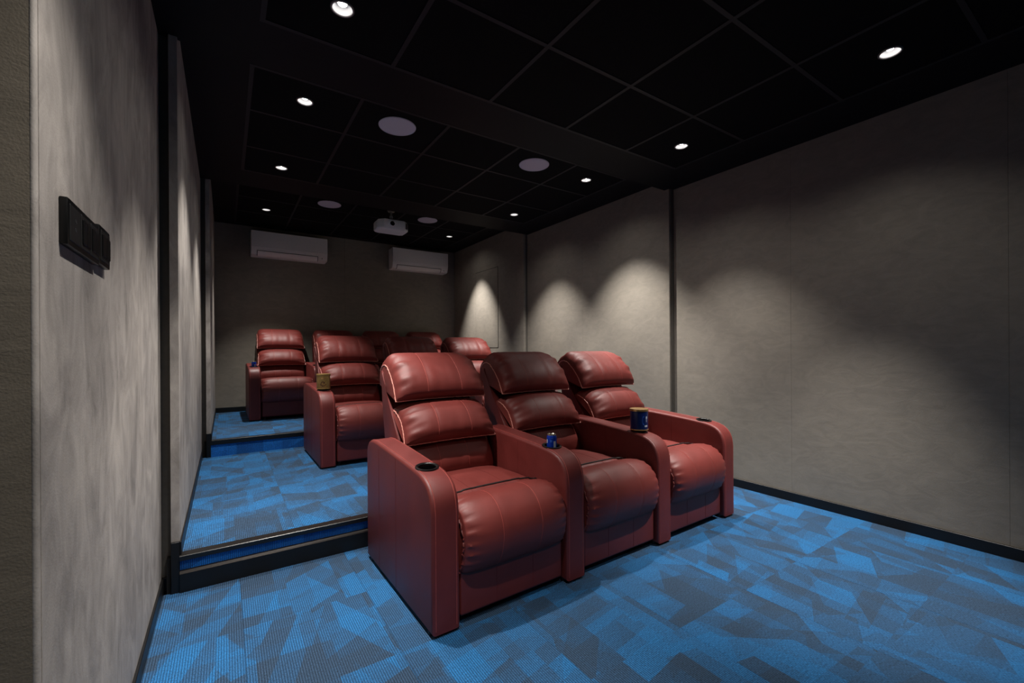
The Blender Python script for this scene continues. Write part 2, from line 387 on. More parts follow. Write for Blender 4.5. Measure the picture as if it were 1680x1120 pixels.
# ------------------------------------------------------------------ setting: ceilings of tiles in a grid
LAMPS = [(0.438, 2.005), (2.845, 0.781), (2.839, 1.995), (0.430, 3.03), (0.412, 4.237), (2.832, 3.01), (2.837, 4.234), (0.427, 6.117), (2.869, 6.07), (0.438, 0.781), (0.438, -0.45), (2.845, -0.45)]
def holed(key, hx, hy, r=0.0445, n=32):
    """a ceiling tile with a round cut-out"""
    bm = bmesh.new(); w, h = key[0] / 2 - 0.002, key[1] / 2 - 0.002
    lay = []
    for z in (0.0025, 0.014):
        inn = [bm.verts.new((hx + r * math.cos(2 * PI * i / n), hy + r * math.sin(2 * PI * i / n), z)) for i in range(n)]
        out = []
        for i in range(n):
            c, s_ = math.cos(2 * PI * i / n), math.sin(2 * PI * i / n)
            t = min((w - hx) / c if c > 1e-6 else (-w - hx) / c if c < -1e-6 else 9, (h - hy) / s_ if s_ > 1e-6 else (-h - hy) / s_ if s_ < -1e-6 else 9)
            out.append(bm.verts.new((hx + c * t, hy + s_ * t, z)))
        cor = [bm.verts.new((sx * w, sy * h, z)) for sx, sy in ((1, 1), (-1, 1), (-1, -1), (1, -1))]
        for i in range(n): 
            j = (i + 1) % n; A, B = out[i].co, out[j].co; f = [inn[i], out[i]]
            if abs(A.x - B.x) > 1e-5 and abs(A.y - B.y) > 1e-5:
                f.append(min(cor, key=lambda v: (v.co - A).length + (v.co - B).length))
            bm.faces.new(f + [out[j], inn[j]])
        lay.append(inn)
    for i in range(n): bm.faces.new((lay[0][i], lay[0][(i + 1) % n], lay[1][(i + 1) % n], lay[1][i]))
    me = bpy.data.meshes.new('ceiling_tile'); bmesh.ops.recalc_face_normals(bm, faces=bm.faces); bm.to_mesh(me); bm.free(); me.materials.append(MT['ceil_tile']); return me
def ceiling(x0, x1, y0, y1, z, xs, ys, label):
    c = tag(obj('ceiling', box((x0 - 0.1, y0, z + 0.06), (x1 + 0.1, y1, z + 0.2)), 'gap'), label, kind='structure')
    for a, b, cc, d in ((x0 - 0.1, xs[0], y0, y1), (xs[-1], x1 + 0.1, y0, y1), (xs[0], xs[-1], y0, ys[0]), (xs[0], xs[-1], ys[-1], y1)):
        if b - a > 0.01 and d - cc > 0.01: obj('border_board', box((a, cc, z), (b, d, z + 0.06)), 'ceil_plain', c)
    cache = {}
    for a, b in zip(xs, xs[1:]):
        for cc, d in zip(ys, ys[1:]):
            key = (round(b - a, 3), round(d - cc, 3))
            if key not in cache:
                bm = box((-key[0] / 2 + 0.002, -key[1] / 2 + 0.002, 0.0025), (key[0] / 2 - 0.002, key[1] / 2 - 0.002, 0.014))
                me = bpy.data.meshes.new('ceiling_tile'); bm.to_mesh(me); bm.free(); me.materials.append(MT['ceil_tile']); cache[key] = me
            o = bpy.data.objects.new('ceiling_tile', cache[key]); C.objects.link(o); o.parent = c; o.location = ((a + b) / 2, (cc + d) / 2, z)
            for lx, ly in LAMPS:
                if a < lx < b and cc < ly < d: o.data = holed(key, lx - (a + b) / 2, ly - (cc + d) / 2)
    for x in xs: obj('grid_bar', box((x - 0.011, ys[0] - 0.011, z - 0.0015), (x + 0.011, ys[-1] + 0.011, z + 0.006)), 'ceil_bar', c)
    for y in ys: obj('grid_bar', box((xs[0], y - 0.011, z - 0.0010), (xs[-1], y + 0.011, z + 0.006)), 'ceil_bar', c)
    return c
ceiling(XE, R1, YF, 2.64, C1, [0.148, 0.748, 1.347, 1.946, 2.543, 3.143], [-1.3, -0.7, -0.1, 0.495, 1.095, 1.697, 2.270], 'black tiled ceiling over the front row')
ceiling(L2, R2, 2.6405, 4.875, C2, [0.132, 0.732, 1.332, 1.932, 2.532, 3.132], [2.80, 3.323, 3.923, 4.456], 'black tiled ceiling over the second row')
ceiling(L3, R3, 4.8755, YE + 0.05, C3, [0.117, 0.717, 1.317, 1.917, 2.517, 3.117], [5.12, 5.72, 6.32, 6.92], 'black tiled ceiling over the back row')

# ------------------------------------------------------------------ recliners
PITCH, AW, SW = 0.708, 0.125, 0.583
def pillow(seam, wide, bul, puff_p=4.0, nu=44, nv=30, flare=0.0, wr=0.004, seed=1, bpow=0.6, groove=(0.34,), skew=1.0, vwr=22, bw=1.0, ep=2):
    """seam: side outline (y,z) from the lower front round to the rear; the skin swells from it towards the middle"""
    rnd = random.Random(seed); ph = [rnd.uniform(0, 6.28) for _ in range(8)]
    sm = spline(seam, nv); grid = []
    nrm = []
    for j in range(nv):
        a = sm[max(0, j - 1)]; b = sm[min(nv - 1, j + 1)]; d = Vector((b[0] - a[0], b[1] - a[1])); d.normalize()
        nrm.append(Vector((-d.y, d.x)))
    bm = bmesh.new()
    for i in range(nu):
        t = -1 + 2 * i / (nu - 1); u = math.sin(t * PI / 2) * 0.35 + t * 0.65
        pf = max(0.0, 1 - abs(u) ** puff_p) ** 0.55
        row = []
        for j in range(nv):
            v = j / (nv - 1)
            b = bul * (math.sin(PI * min(1, max(0, v)) ** skew) ** bpow) * pf
            for g in groove: b -= 0.0025 * math.exp(-((abs(u) - g) / 0.022) ** 2) * math.sin(PI * v) ** 0.4
            e = max(0, (abs(u) - 0.35) / 0.65)
            b += wr * e ** ep * (1 - abs(u) ** 10) * (math.sin(vwr * v + 3 * u + ph[0]) + 0.6 * math.sin(vwr * 1.9 * v + ph[1] - 5 * u)) * math.sin(PI * v) ** 0.5 * 2.2
            b += bw * wr * (1 - v) ** 2 * 2.0 * math.sin(PI * min(1, v * 2.2)) * (math.sin(15 * u + ph[2]) + 0.7 * math.sin(26 * u + ph[3])) * (1 - abs(u) ** 6)
            x = u * wide * (1 + flare * (1 - v) ** 3 - 0.02 * math.sin(PI * v))
            y = sm[j][0] + nrm[j].x * b; z = sm[j][1] + nrm[j].y * b
            z -= 0.006 * (1 - u * u) * (1 - v) ** 4 * -1
            row.append(bm.verts.new((x, y, z)))
        grid.append(row)
    for i in range(nu - 1):
        for j in range(nv - 1): bm.faces.new((grid[i][j], grid[i][j + 1], grid[i + 1][j + 1], grid[i + 1][j]))
    bm.faces.new([grid[0][j] for j in range(nv)][::-1]); bm.faces.new([grid[-1][j] for j in range(nv)])
    for i in range(nu - 1): bm.faces.new((grid[i][0], grid[i + 1][0], grid[i + 1][-1], grid[i][-1]))
    P = [[tuple(v.co) for v in r] for r in grid]
    return bm, P
def col_near(P, u):
    xs = [r[len(r) // 2][0] for r in P]; w = max(xs); return min(range(len(xs)), key=lambda i: abs(xs[i] - u * w))
def mesh_of(name, bm, m, smooth=True, ang=45):
    me = bpy.data.meshes.new(name); bmesh.ops.recalc_face_normals(bm, faces=bm.faces); bm.to_mesh(me); bm.free()
    me.materials.append(MT[m])
    if smooth:
        me.polygons.foreach_set('use_smooth', [True] * len(me.polygons)); me.set_sharp_from_angle(angle=math.radians(ang))
    return me
def stitches(key, P, us, m, j0=1, j1=-1, r=0.0011):
    CH[key] = [mesh_of('stitching', add_tube(bmesh.new(), P[col_near(P, u)][j0:j1], r, 5), m) for u in us]
def tubes(key, name, lines, r, m): CH[key] = [mesh_of(name, add_tube(bmesh.new(), l, r, 5), m) for l in lines]
def piping(P, r=0.0034, sides=True, bottom=True, jmax=None, wob=0.0012, seed=3, m='piping'):
    rnd = random.Random(seed); out = []; nv = len(P[0]); jm = jmax or nv - 1
    w = lambda p: (p[0] + rnd.uniform(-wob, wob), p[1] + rnd.uniform(-wob, wob), p[2] + rnd.uniform(-wob, wob))
    if sides:
        for c in (P[0], P[-1]): out.append(add_tube(bmesh.new(), [w(p) for p in c[:jm]], r, 6))
    if bottom: out.append(add_tube(bmesh.new(), [w(r_[0]) for r_ in P], r, 6))
    return [mesh_of('piping', b, m) for b in out]

def soft_slab(prof, w, r, seg=4):
    """extrude a closed (y,z) outline across x with rounded side edges"""
    n = len(prof); area = sum(prof[i][0] * prof[(i + 1) % n][1] - prof[(i + 1) % n][0] * prof[i][1] for i in range(n))
    sg = 1 if area > 0 else -1; N = []
    for i in range(n):
        a, b, c = Vector(prof[i - 1]), Vector(prof[i]), Vector(prof[(i + 1) % n])
        d1, d2 = (b - a).normalized(), (c - b).normalized()
        m = Vector((d1.y, -d1.x)) * sg + Vector((d2.y, -d2.x)) * sg; m.normalize()
        k = max(0.5, m.dot(Vector((d1.y, -d1.x)) * sg)); N.append(m / k)
    xs = [(r - r * math.cos(t), r - r * math.sin(t)) for t in [PI / 2 * i / seg for i in range(seg + 1)]]
    cols = xs + [(w - x, o) for x, o in reversed(xs)]
    bm = bmesh.new()
    G = [[bm.verts.new((x, prof[i][0] - N[i].x * o, prof[i][1] - N[i].y * o)) for i in range(n)] for x, o in cols]
    for A, B in zip(G, G[1:]):
        for i in range(n): bm.faces.new((A[i], A[(i + 1) % n], B[(i + 1) % n], B[i]))
    bm.faces.new(G[0][::-1]); bm.faces.new(G[-1])
    return bm
CH = {}
def chair_meshes():
    # arm rest with a real cup hole
    prof = [(0.862, 0.014)] + [(0.0, 0.014), (0.0, 0.25), (0.0, 0.48)] + spline([(0.002, 0.50), (0.014, 0.555), (0.052, 0.602), (0.115, 0.627), (0.21, 0.638), (0.33, 0.647), (0.48, 0.656), (0.64, 0.664), (0.75, 0.667), (0.815, 0.655), (0.85, 0.628), (0.865, 0.59)], 30) + [(0.865, 0.3)]
    bm = soft_slab(prof, AW, 0.015)
    am = mesh_of('arm_solid', bm, 'leather_side'); ao = bpy.data.objects.new('arm_solid', am); C.objects.link(ao)
    cm = mesh_of('cutter', add_lathe(bmesh.new(), [(0, 0.56), (0.042, 0.56), (0.042, 0.75), (0, 0.75)], 32, (AW / 2, 0.185, 0)), 'plastic_black')
    co = bpy.data.objects.new('cutter', cm); C.objects.link(co)
    md = ao.modifiers.new('b', 'BOOLEAN'); md.object = co; md.operation = 'DIFFERENCE'; md.solver = 'EXACT'
    dg = bpy.context.evaluated_depsgraph_get(); me = bpy.data.meshes.new_from_object(ao.evaluated_get(dg)); me.name = 'arm_rest'
    b2 = bmesh.new(); b2.from_mesh(me); bmesh.ops.remove_doubles(b2, verts=b2.verts, dist=1e-5); bmesh.ops.triangulate(b2, faces=[f for f in b2.faces if len(f.verts) > 4]); bmesh.ops.recalc_face_normals(b2, faces=b2.faces); b2.to_mesh(me); b2.free()
    me.materials.clear(); me.materials.append(MT['leather_side'])
    me.polygons.foreach_set('material_index', [0] * len(me.polygons))
    me.polygons.foreach_set('use_smooth', [True] * len(me.polygons)); me.set_sharp_from_angle(angle=math.radians(38))
    bpy.data.objects.remove(ao); bpy.data.objects.remove(co)
    CH['arm'] = me
    zc = 0.636
    bm = bmesh.new(); add_lathe(bm, [(0.039, 0.0), (0.041, 0.004), (0.046, 0.0058), (0.051, 0.004), (0.0525, 0.0), (0.051, -0.004), (0.0385, -0.004), (0.039, 0.0)], 36)
    bmesh.ops.rotate(bm, verts=bm.verts, cent=(0, 0, 0), matrix=Matrix.Rotation(math.radians(5.5), 3, 'X')); bmesh.ops.translate(bm, verts=bm.verts, vec=(AW / 2, 0.185, zc + 0.0008))
    CH['cup_ring'] = mesh_of('cup_ring', bm, 'plastic_black')
    bm = bmesh.new(); add_lathe(bm, [(0.0, 0.566), (0.041, 0.566), (0.041, zc - 0.004), (0.0395, zc - 0.004), (0.0395, 0.570), (0, 0.570)], 32, (AW / 2, 0.185, 0))
    CH['cup_well'] = mesh_of('cup_well', bm, 'plastic_black')
    tubes('arm_stitch', 'stitching', [[(x, y, 0.03), (x, y, 0.3), (x, y, 0.638)] for y in (0.407, 0.654) for x in (0.0001, AW - 0.0001)], 0.0011, 'stitch')
    top = [(p[0], p[1]) for p in prof[3:33]]
    tubes('arm_edge', 'edge_stitching', [[(x, 0.0002, 0.03), (x, 0.0002, 0.3)] + [(x, p[0] + 0.0001, p[1] + 0.0002) for p in top] for x in (0.0165, AW - 0.0165)], 0.0012, 'stitch_light')
    CH['feet'] = [mesh_of('foot', add_lathe(bmesh.new(), [(0, 0), (0.016, 0), (0.016, 0.016), (0, 0.016)], 12, (x, y, 0)), 'plastic_black') for x in (0.02, AW - 0.02) for y in (0.05, 0.81)]
    # seat (rear part)
    bm, P = pillow([(0.234, 0.40), (0.235, 0.435), (0.252, 0.451), (0.32, 0.450), (0.45, 0.447), (0.60, 0.442), (0.70, 0.43), (0.73, 0.40)], SW / 2 - 0.004, 0.038, 3.0, 40, 30, 0, 0.0008, 5, 0.7, (0.36,))
    CH['seat'] = mesh_of('seat', bm, 'leather'); stitches('seat_st', P, (-0.36, 0.36), 'stitch', 1)
    # front roll / leg rest cushion
    seam = [(0.060, 0.212), (0.026, 0.222), (0.006, 0.262), (-0.004, 0.32), (-0.002, 0.372), (0.022, 0.424), (0.066, 0.457), (0.13, 0.465), (0.178, 0.457), (0.203, 0.438), (0.205, 0.40)]
    bm, P = pillow(seam, SW / 2 - 0.008, 0.046, 5.0, 60, 64, 0.0, 0.0050, 9, 0.55, (0.36,), 1.0, 80, 0.0, 6)
    CH['roll'] = mesh_of('leg_rest_cushion', bm, 'leather'); CH['roll_seam'] = mesh_of('seam', add_tube(bmesh.new(), [max(((p[0], 0.2185, q[2] - 0.004) for q in p_[-14:] if True), key=lambda t: -abs(t[2] - (0.462 + 0.030 * (1 - (p[0] / 0.29) ** 4)))) for p_ in P for p in (p_[0],)], 0.0046, 8), 'dark_leather'); CH['roll_ed'] = piping(P, 0.0042, bottom=False, jmax=48, wob=0.0038, seed=8, m='leather'); stitches('roll_st', P, (-0.36, 0.36), 'stitch_light', 4)
    # front panel
    bm = box((-SW / 2 + 0.012, 0.022, 0.036), (SW / 2 - 0.012, 0.055, 0.262), 0.012, 3)
    CH['panel'] = mesh_of('front_panel', bm, 'leather_side')
    tubes('panel_st', 'stitching', [[(x, 0.0219, 0.045), (x, 0.0216, 0.15), (x, 0.0219, 0.25)] for x in (-0.10, 0.10)], 0.0011, 'stitch')
    CH['base'] = mesh_of('underframe', box((-SW / 2 + 0.006, 0.06, 0.03), (SW / 2 - 0.006, 0.84, 0.40), 0.01, 1), 'dark_leather')
    CH['base_feet'] = [mesh_of('foot', add_lathe(bmesh.new(), [(0, 0), (0.018, 0), (0.014, 0.034), (0, 0.034)], 12, (x, y, 0)), 'plastic_black') for x in (-0.25, 0.25) for y in (0.09, 0.80)]
    # back shell with side wings
    poly = [(0.66, 0.34), (0.70, 0.58), (0.735, 0.66), (0.80, 0.745), (0.885, 0.85), (0.95, 0.935), (0.985, 1.02), (1.012, 1.03), (1.02, 0.99), (0.985, 0.80), (0.945, 0.62), (0.93, 0.30)]
    CH['shell'] = mesh_of('back_shell', add_prism(bmesh.new(), poly, -SW / 2 + 0.006, SW / 2 - 0.006, 0.012, 3), 'leather_side')
    # three back cushions
    bm, P = pillow([(0.648, 0.43), (0.632, 0.46), (0.638, 0.52), (0.672, 0.575), (0.70, 0.61), (0.74, 0.63), (0.77, 0.62)], 0.272, 0.042, 2.6, 40, 26, 0.0, 0.0012, 12, 0.6, (0.36,))
    CH['low'] = mesh_of('lumbar_cushion', bm, 'leather'); stitches('low_st', P, (-0.36, 0.36), 'stitch_light', 1)
    bm, P = pillow([(0.632, 0.637), (0.648, 0.660), (0.676, 0.702), (0.712, 0.748), (0.765, 0.785), (0.82, 0.805), (0.86, 0.80)], 0.278, 0.088, 3.4, 56, 40, 0.02, 0.0052, 21, 0.46, (0.36,), 0.66, 22, 0.12, 3)
    CH['mid'] = mesh_of('middle_pillow', bm, 'leather'); stitches('mid_st', P, (-0.36, 0.36), 'stitch_light', 2)
    CH['mid_pp'] = piping(P, 0.0032, jmax=35)
    bm, P = pillow([(0.756, 0.862), (0.778, 0.895), (0.806, 0.938), (0.842, 0.978), (0.885, 1.018), (0.93, 1.050), (0.980, 1.060), (1.03, 1.035), (1.048, 0.985), (1.04, 0.94)], 0.283, 0.086, 7.0, 60, 50, 0.012, 0.0062, 33, 0.46, (0.36,), 0.62, 31, 0.15, 3)
    CH['head'] = mesh_of('head_pillow', bm, 'leather'); stitches('head_st', P, (-0.36, 0.36), 'stitch_light', 2)
    CH['head_pp'] = piping(P, 0.0034, jmax=41)
chair_meshes()

def part(name, key, parent, loc=(0, 0, 0)):
    if isinstance(CH[key], list):
        for me in CH[key]:
            o = bpy.data.objects.new(name, me); C.objects.link(o); o.parent = parent; o.location = loc
        return
    o = bpy.data.objects.new(name, CH[key]); C.objects.link(o); o.parent = parent; o.location = loc; return o
def arm(parent, x):
    a = part('arm_rest', 'arm', parent, (x, 0, 0))
    for nm, k in (('stitching', 'arm_stitch'), ('edge_stitching', 'arm_edge'), ('foot', 'feet')): part(nm, k, a)
    part('cup_ring', 'cup_ring', a); part('cup_well', 'cup_well', a)
    return a
def recliner(origin, rz, i, last, label):
    ox = Vector((PITCH * i, 0, 0)); p = Vector(origin) + Matrix.Rotation(rz, 3, 'Z') @ ox
    r = tag(empty('recliner', p, rz), label, 'recliner', 'cinema recliners')
    arm(r, 0.0)
    if last: arm(r, PITCH)
    cx = (AW + SW / 2, 0, 0)
    b = part('underframe', 'base', r, cx); part('foot', 'base_feet', b)
    f = part('front_panel', 'panel', r, cx); part('stitching', 'panel_st', f)
    s = part('seat', 'seat', r, cx); part('stitching', 'seat_st', s)
    s = part('leg_rest_cushion', 'roll', r, cx); part('stitching', 'roll_st', s); part('gathered_edge', 'roll_ed', s); part('seam', 'roll_seam', s)
    part('back_shell', 'shell', r, cx)
    s = part('lumbar_cushion', 'low', r, cx); part('stitching', 'low_st', s)
    s = part('middle_pillow', 'mid', r, cx); part('stitching', 'mid_st', s); part('piping', 'mid_pp', s)
    s = part('head_pillow', 'head', r, cx); part('stitching', 'head_st', s); part('piping', 'head_pp', s)
    return r
ROW1 = ((0.674, 1.601, Z1), math.radians(1.35)); ROW2 = ((0.643, 3.837, Z2), math.radians(0.4)); ROW3 = ((0.224, 5.93, Z3), math.radians(0.2))
lab1 = ['dark red leather recliner at the aisle end of the front row, its cup holder empty',
        'dark red leather recliner in the middle of the front row, between the two cups',
        'dark red leather recliner at the wall end of the front row']
lab2 = ['dark red recliner at the aisle end of the second row, gold tin on its arm',
        'dark red recliner in shadow in the middle of the second row',
        'dark red leather recliner at the wall end of the second row']
lab3 = ['dark red leather recliner at the aisle end of the back row, fully in view',
        'dark red recliner second from the aisle in the back row',
        'dark red recliner third from the aisle in the back row',
        'dark red recliner in the back row nearest the right wall']
for (o3, rz), labs in ((ROW1, lab1), (ROW2, lab2), (ROW3, lab3)):
    for i, lb in enumerate(labs): recliner(o3, rz, i, i == len(labs) - 1, lb)
def on_row(row, x, y, z):
    o3, rz = row; v = Matrix.Rotation(rz, 3, 'Z') @ Vector((x, y, z)); return (o3[0] + v.x, o3[1] + v.y, o3[2] + v.z)

# ------------------------------------------------------------------ drinks and tins
def patch(bm, r, a0, a1, z0, z1, n=6, t=0.0006):
    """a curved piece of print lying on a can of radius r"""
    A = []
    for k in range(n + 1):
        a = a0 + (a1 - a0) * k / n
        A.append([bm.verts.new(((r + q) * math.cos(a), (r + q) * math.sin(a), z)) for q in (0.0002, t) for z in (z0, z1)])
    for p, q in zip(A, A[1:]):
        bm.faces.new((p[2], q[2], q[3], p[3])); bm.faces.new((p[0], p[1], q[1], q[0])); bm.faces.new((p[0], q[0], q[2], p[2])); bm.faces.new((p[1], p[3], q[3], q[1]))
    bm.faces.new((A[0][0], A[0][2], A[0][3], A[0][1])); bm.faces.new((A[-1][0], A[-1][1], A[-1][3], A[-1][2]))
def can(loc, label, face):
    r = tag(empty('drink_can', loc), label, 'can', 'drink cans')
    R, H_ = 0.0265, 0.128
    obj('body', add_lathe(bmesh.new(), [(0, 0.003), (0.018, 0.003), (0.021, 0), (R - 0.002, 0.004), (R, 0.012), (R, H_ - 0.016), (R - 0.001, H_ - 0.011), (R - 0.004, H_ - 0.004), (0, H_ - 0.004)], 28), 'can_blue', r, True)
    ld = obj('lid', add_lathe(bmesh.new(), [(R - 0.0045, H_ - 0.006), (R - 0.003, H_ - 0.001), (R - 0.0038, H_ + 0.001), (R - 0.0055, H_ - 0.001), (R - 0.007, H_ - 0.004), (0, H_ - 0.004)], 28), 'silver', r, True)
    tb = bmesh.new(); add_lathe(tb, [(0.003, 0), (0.006, 0), (0.006, 0.0012), (0.003, 0.0012), (0.003, 0)], 12, (0.005, 0, H_ - 0.0035)); obj('pull_tab', tb, 'silver', ld)
    bm = bmesh.new(); patch(bm, R, face + 0.25, face + 0.75, 0.045, 0.095); patch(bm, R, face + 0.35, face + 0.60, 0.025, 0.045)
    patch(bm, R, face - 1.35, face - 1.05, 0.085, 0.104)
    obj('print', bm, 'print_white', r)
    bm = bmesh.new(); patch(bm, R, face - 0.45, face - 0.05, 0.090, 0.102); patch(bm, R, face - 0.3, face + 0.1, 0.108, 0.112)
    obj('print', bm, 'print_blue', r)
    return r
def tin(loc, label, body, rim, face, style):
    r = tag(empty('snack_tin', loc), label, 'tin', 'snack tins')
    R, H_ = 0.054, 0.128
    obj('body', add_lathe(bmesh.new(), [(0, 0.002), (R - 0.004, 0.002), (R - 0.001, 0.003), (R, 0.008), (R, H_ - 0.006), (R - 0.001, H_ - 0.002), (0, H_ - 0.002)], 40), body, r, True)
    obj('lid', add_lathe(bmesh.new(), [(R + 0.0002, H_ - 0.012), (R + 0.003, H_ - 0.011), (R + 0.003, H_ - 0.002), (R + 0.0015, H_ + 0.001), (R - 0.004, H_ - 0.0005), (0, H_ + 0.0005)], 40), rim, r, True)
    obj('base_rim', add_lathe(bmesh.new(), [(R - 0.003, 0.0), (R + 0.002, 0.0), (R + 0.0025, 0.003), (R + 0.001, 0.006), (R - 0.003, 0.006), (R - 0.003, 0.0)], 40), rim, r, True)
    bm = bmesh.new()
    if style == 'swirl':
        # scrolled bird-like mark
        for k in range(11):
            a = k / 10 * 4.4; rr = 0.004 + 0.0021 * k
            ca, sa = math.cos(a), math.sin(a)
            patch(bm, R, face + (ca * rr - 0.004) / R, face + (ca * rr + 0.004) / R, 0.05 + sa * rr - 0.0032, 0.05 + sa * rr + 0.0032, 2)
        for k in range(8):
            q = k / 7; patch(bm, R, face - 0.50 + q * 0.8, face - 0.40 + q * 0.8, 0.024 + 0.012 * (2 * q - 1) ** 2, 0.031 + 0.012 * (2 * q - 1) ** 2, 2)
        obj('emblem', bm, 'emblem', r)
        bm = bmesh.new(); patch(bm, R, face - 0.35, face + 0.3, 0.084, 0.098, 6); obj('print', bm, 'gold', r)
    else:
        for k in range(9):
            a = PI * 0.5 + k / 8 * PI; patch(bm, R, face + 0.16 * math.cos(a) - 0.035, face + 0.16 * math.cos(a) + 0.035, 0.062 + 0.024 * math.sin(a) - 0.003, 0.062 + 0.024 * math.sin(a) + 0.003, 2)
        obj('emblem', bm, 'print_blue', r)
        bm = bmesh.new()
        patch(bm, R, face + 0.28, face + 0.52, 0.072, 0.086, 4); patch(bm, R, face + 0.33, face + 0.42, 0.052, 0.072, 3); patch(bm, R, face + 0.12, face + 0.55, 0.022, 0.032, 5)
        obj('print', bm, 'print_white', r)
    return r
can(on_row(ROW1, PITCH + AW / 2, 0.185, 0.571), 'small blue drink can standing in the front row cup holder', -2.1)
tin(on_row(ROW1, PITCH * 2 + AW / 2, 0.185, 0.648), 'dark blue tin with gold lid on a front row arm rest', 'tin_blue', 'gold', -1.9, 'arc')
tin(on_row(ROW2, AW / 2, 0.185, 0.648), 'antique gold tin with brown emblem on the second row arm rest', 'tin_gold', 'tin_gold', -1.75, 'swirl')
can(on_row(ROW3, AW / 2, 0.185, 0.571), 'small blue drink can on the aisle arm of the back row', -1.7)

# ------------------------------------------------------------------ ceiling downlights
def downlight(x, y, z, label, tilt=(0, 0), power=1.0, core=76, blend=0.7, spill=1.0):
    r = tag(empty('downlight', (x, y, z)), label, 'downlight', 'recessed ceiling downlights')
    obj('trim_ring', add_lathe(bmesh.new(), [(0.0415, 0.004), (0.0415, -0.001), (0.043, -0.003), (0.048, -0.003), (0.0505, 0.0), (0.0505, 0.003), (0.0415, 0.004)], 40), 'ring', r, True)
    obj('reflector', add_lathe(bmesh.new(), [(0.0415, 0.001), (0.040, 0.010), (0.035, 0.024), (0.024, 0.036), (0.0, 0.037)], 40), 'reflector', r, True)
    lm = obj('lamp_face', add_lathe(bmesh.new(), [(0.0, 0.014), (0.008, 0.0145), (0.0145, 0.018), (0.017, 0.024), (0.017, 0.030), (0.0, 0.031)], 30), 'lamp', r, True)
    obj('lamp_collar', add_lathe(bmesh.new(), [(0.0175, 0.0365), (0.0175, 0.026), (0.020, 0.023), (0.021, 0.026), (0.021, 0.0365)], 30), 'chrome', r, True)
    for nm, ang, bl, w in (('beam', core, blend, CORE_W * power), ('spill', 132, 0.9, FIELD_W * spill)):
        d = bpy.data.lights.new('downlight_' + nm, 'SPOT'); d.energy = w; d.spot_size = math.radians(ang); d.spot_blend = bl
        d.shadow_soft_size = 0.022; d.color = LIGHT_COL
        lo = bpy.data.objects.new('downlight_' + nm, d); C.objects.link(lo); lo.parent = r; lo.location = (0, 0, -0.008)
        lo.rotation_euler = (math.radians(tilt[0]), math.radians(tilt[1]), 0)
    return r
DL = [
    (*LAMPS[0], C1, 'downlight over the aisle arm of the front row, near the top edge', (2, 1), 1.05, 72, 0.7, 1.2),
    (*LAMPS[1], C1, 'downlight at the upper right, nearest the right wall foreground', (9, 2), 1.6, 58, 0.75, 2.2),
    (*LAMPS[2], C1, 'downlight above the front row chair by the right wall', (0, -2), 0.85, 80, 0.9, 1.5),
    (*LAMPS[3], C2, 'first downlight over the left aisle of the second ceiling bay', (0, 7), 0.8, 76, 0.7, 0.8),
    (*LAMPS[4], C2, 'second downlight over the left aisle of the second ceiling bay', (0, 5), 0.85, 76, 0.7, 0.8),
    (*LAMPS[5], C2, 'downlight casting the larger scallop on the right wall', (0, -8), 1.75, 76, 0.9, 1.2),
    (*LAMPS[6], C2, 'downlight over the second row near the right wall, farther scallop', (0, -7), 1.45, 74, 0.9, 1.0),
    (*LAMPS[7], C3, 'downlight over the aisle end of the back row', (0, -2), 0.9, 72, 0.8, 0.6),
    (*LAMPS[8], C3, 'downlight over the back row beside the wall hatch', (0, -14), 1.8, 58, 0.85, 0.6),
    (*LAMPS[9], C1, 'downlight over the floor before the left wall switches', (5, 9), 0.6, 76, 0.7, 1.2),
    (*LAMPS[10], C1, 'downlight at the front of the room, left side', (4, 0), 0.26, 116, 0.8, 1.0),
    (*LAMPS[11], C1, 'downlight at the front of the room, right side', (0, 0), 0.06, 76, 0.7, 0.5),
]
for d in DL: downlight(*d)

# ------------------------------------------------------------------ ceiling speakers
for x, y, z, lb in ((1.025, 3.01, C2, 'round white ceiling speaker, largest, left of the near pair'), (2.22, 3.0, C2, 'round white ceiling speaker, right of the near pair'),
                    (1.039, 5.49, C3, 'round white ceiling speaker left of the projector'), (2.264, 5.46, C3, 'round white ceiling speaker right of the projector')):
    r = tag(empty('ceiling_speaker', (x, y, z)), lb, 'speaker', 'round ceiling speakers')
    obj('rim', add_lathe(bmesh.new(), [(0.122, 0.0), (0.122, -0.004), (0.125, -0.006), (0.128, -0.004), (0.129, 0.0)], 56), 'grille', r, True)
    obj('grille', add_lathe(bmesh.new(), [(0.1225, -0.002), (0.11, -0.0055), (0.06, -0.0072), (0.0, -0.0076)], 56), 'grille', r, True)

# ------------------------------------------------------------------ projector
PX, PY, PZ = 1.735, 5.33, 2.63
r = tag(empty('projector', (PX, PY, PZ)), 'white projector hanging from the ceiling on a short pole', 'projector')
bm = bmesh.new()
outl = [(-0.19, -0.05), (-0.13, -0.115), (0.13, -0.115), (0.19, -0.05), (0.19, 0.12), (0.15, 0.15), (-0.15, 0.15), (-0.19, 0.12)]
lv = [(0.0, 0.93), (0.014, 1.0), (0.10, 1.0), (0.118, 0.95), (0.122, 0.86)]
rg = [[bm.verts.new((p[0] * s, p[1] * s, z)) for p in outl] for z, s in lv]
for A, B in zip(rg, rg[1:]):
    for i in range(8): bm.faces.new((A[i], A[(i + 1) % 8], B[(i + 1) % 8], B[i]))
bm.faces.new(rg[0][::-1]); bm.faces.new(rg[-1])
body = obj('body', bm, 'projector', r, True, 30)
def lathe_y(prof, c, n=32):
    bm = add_lathe(bmesh.new(), prof, n); bmesh.ops.rotate(bm, verts=bm.verts, cent=(0, 0, 0), matrix=Matrix.Rotation(PI / 2, 3, 'X')); bmesh.ops.translate(bm, verts=bm.verts, vec=c); return bm
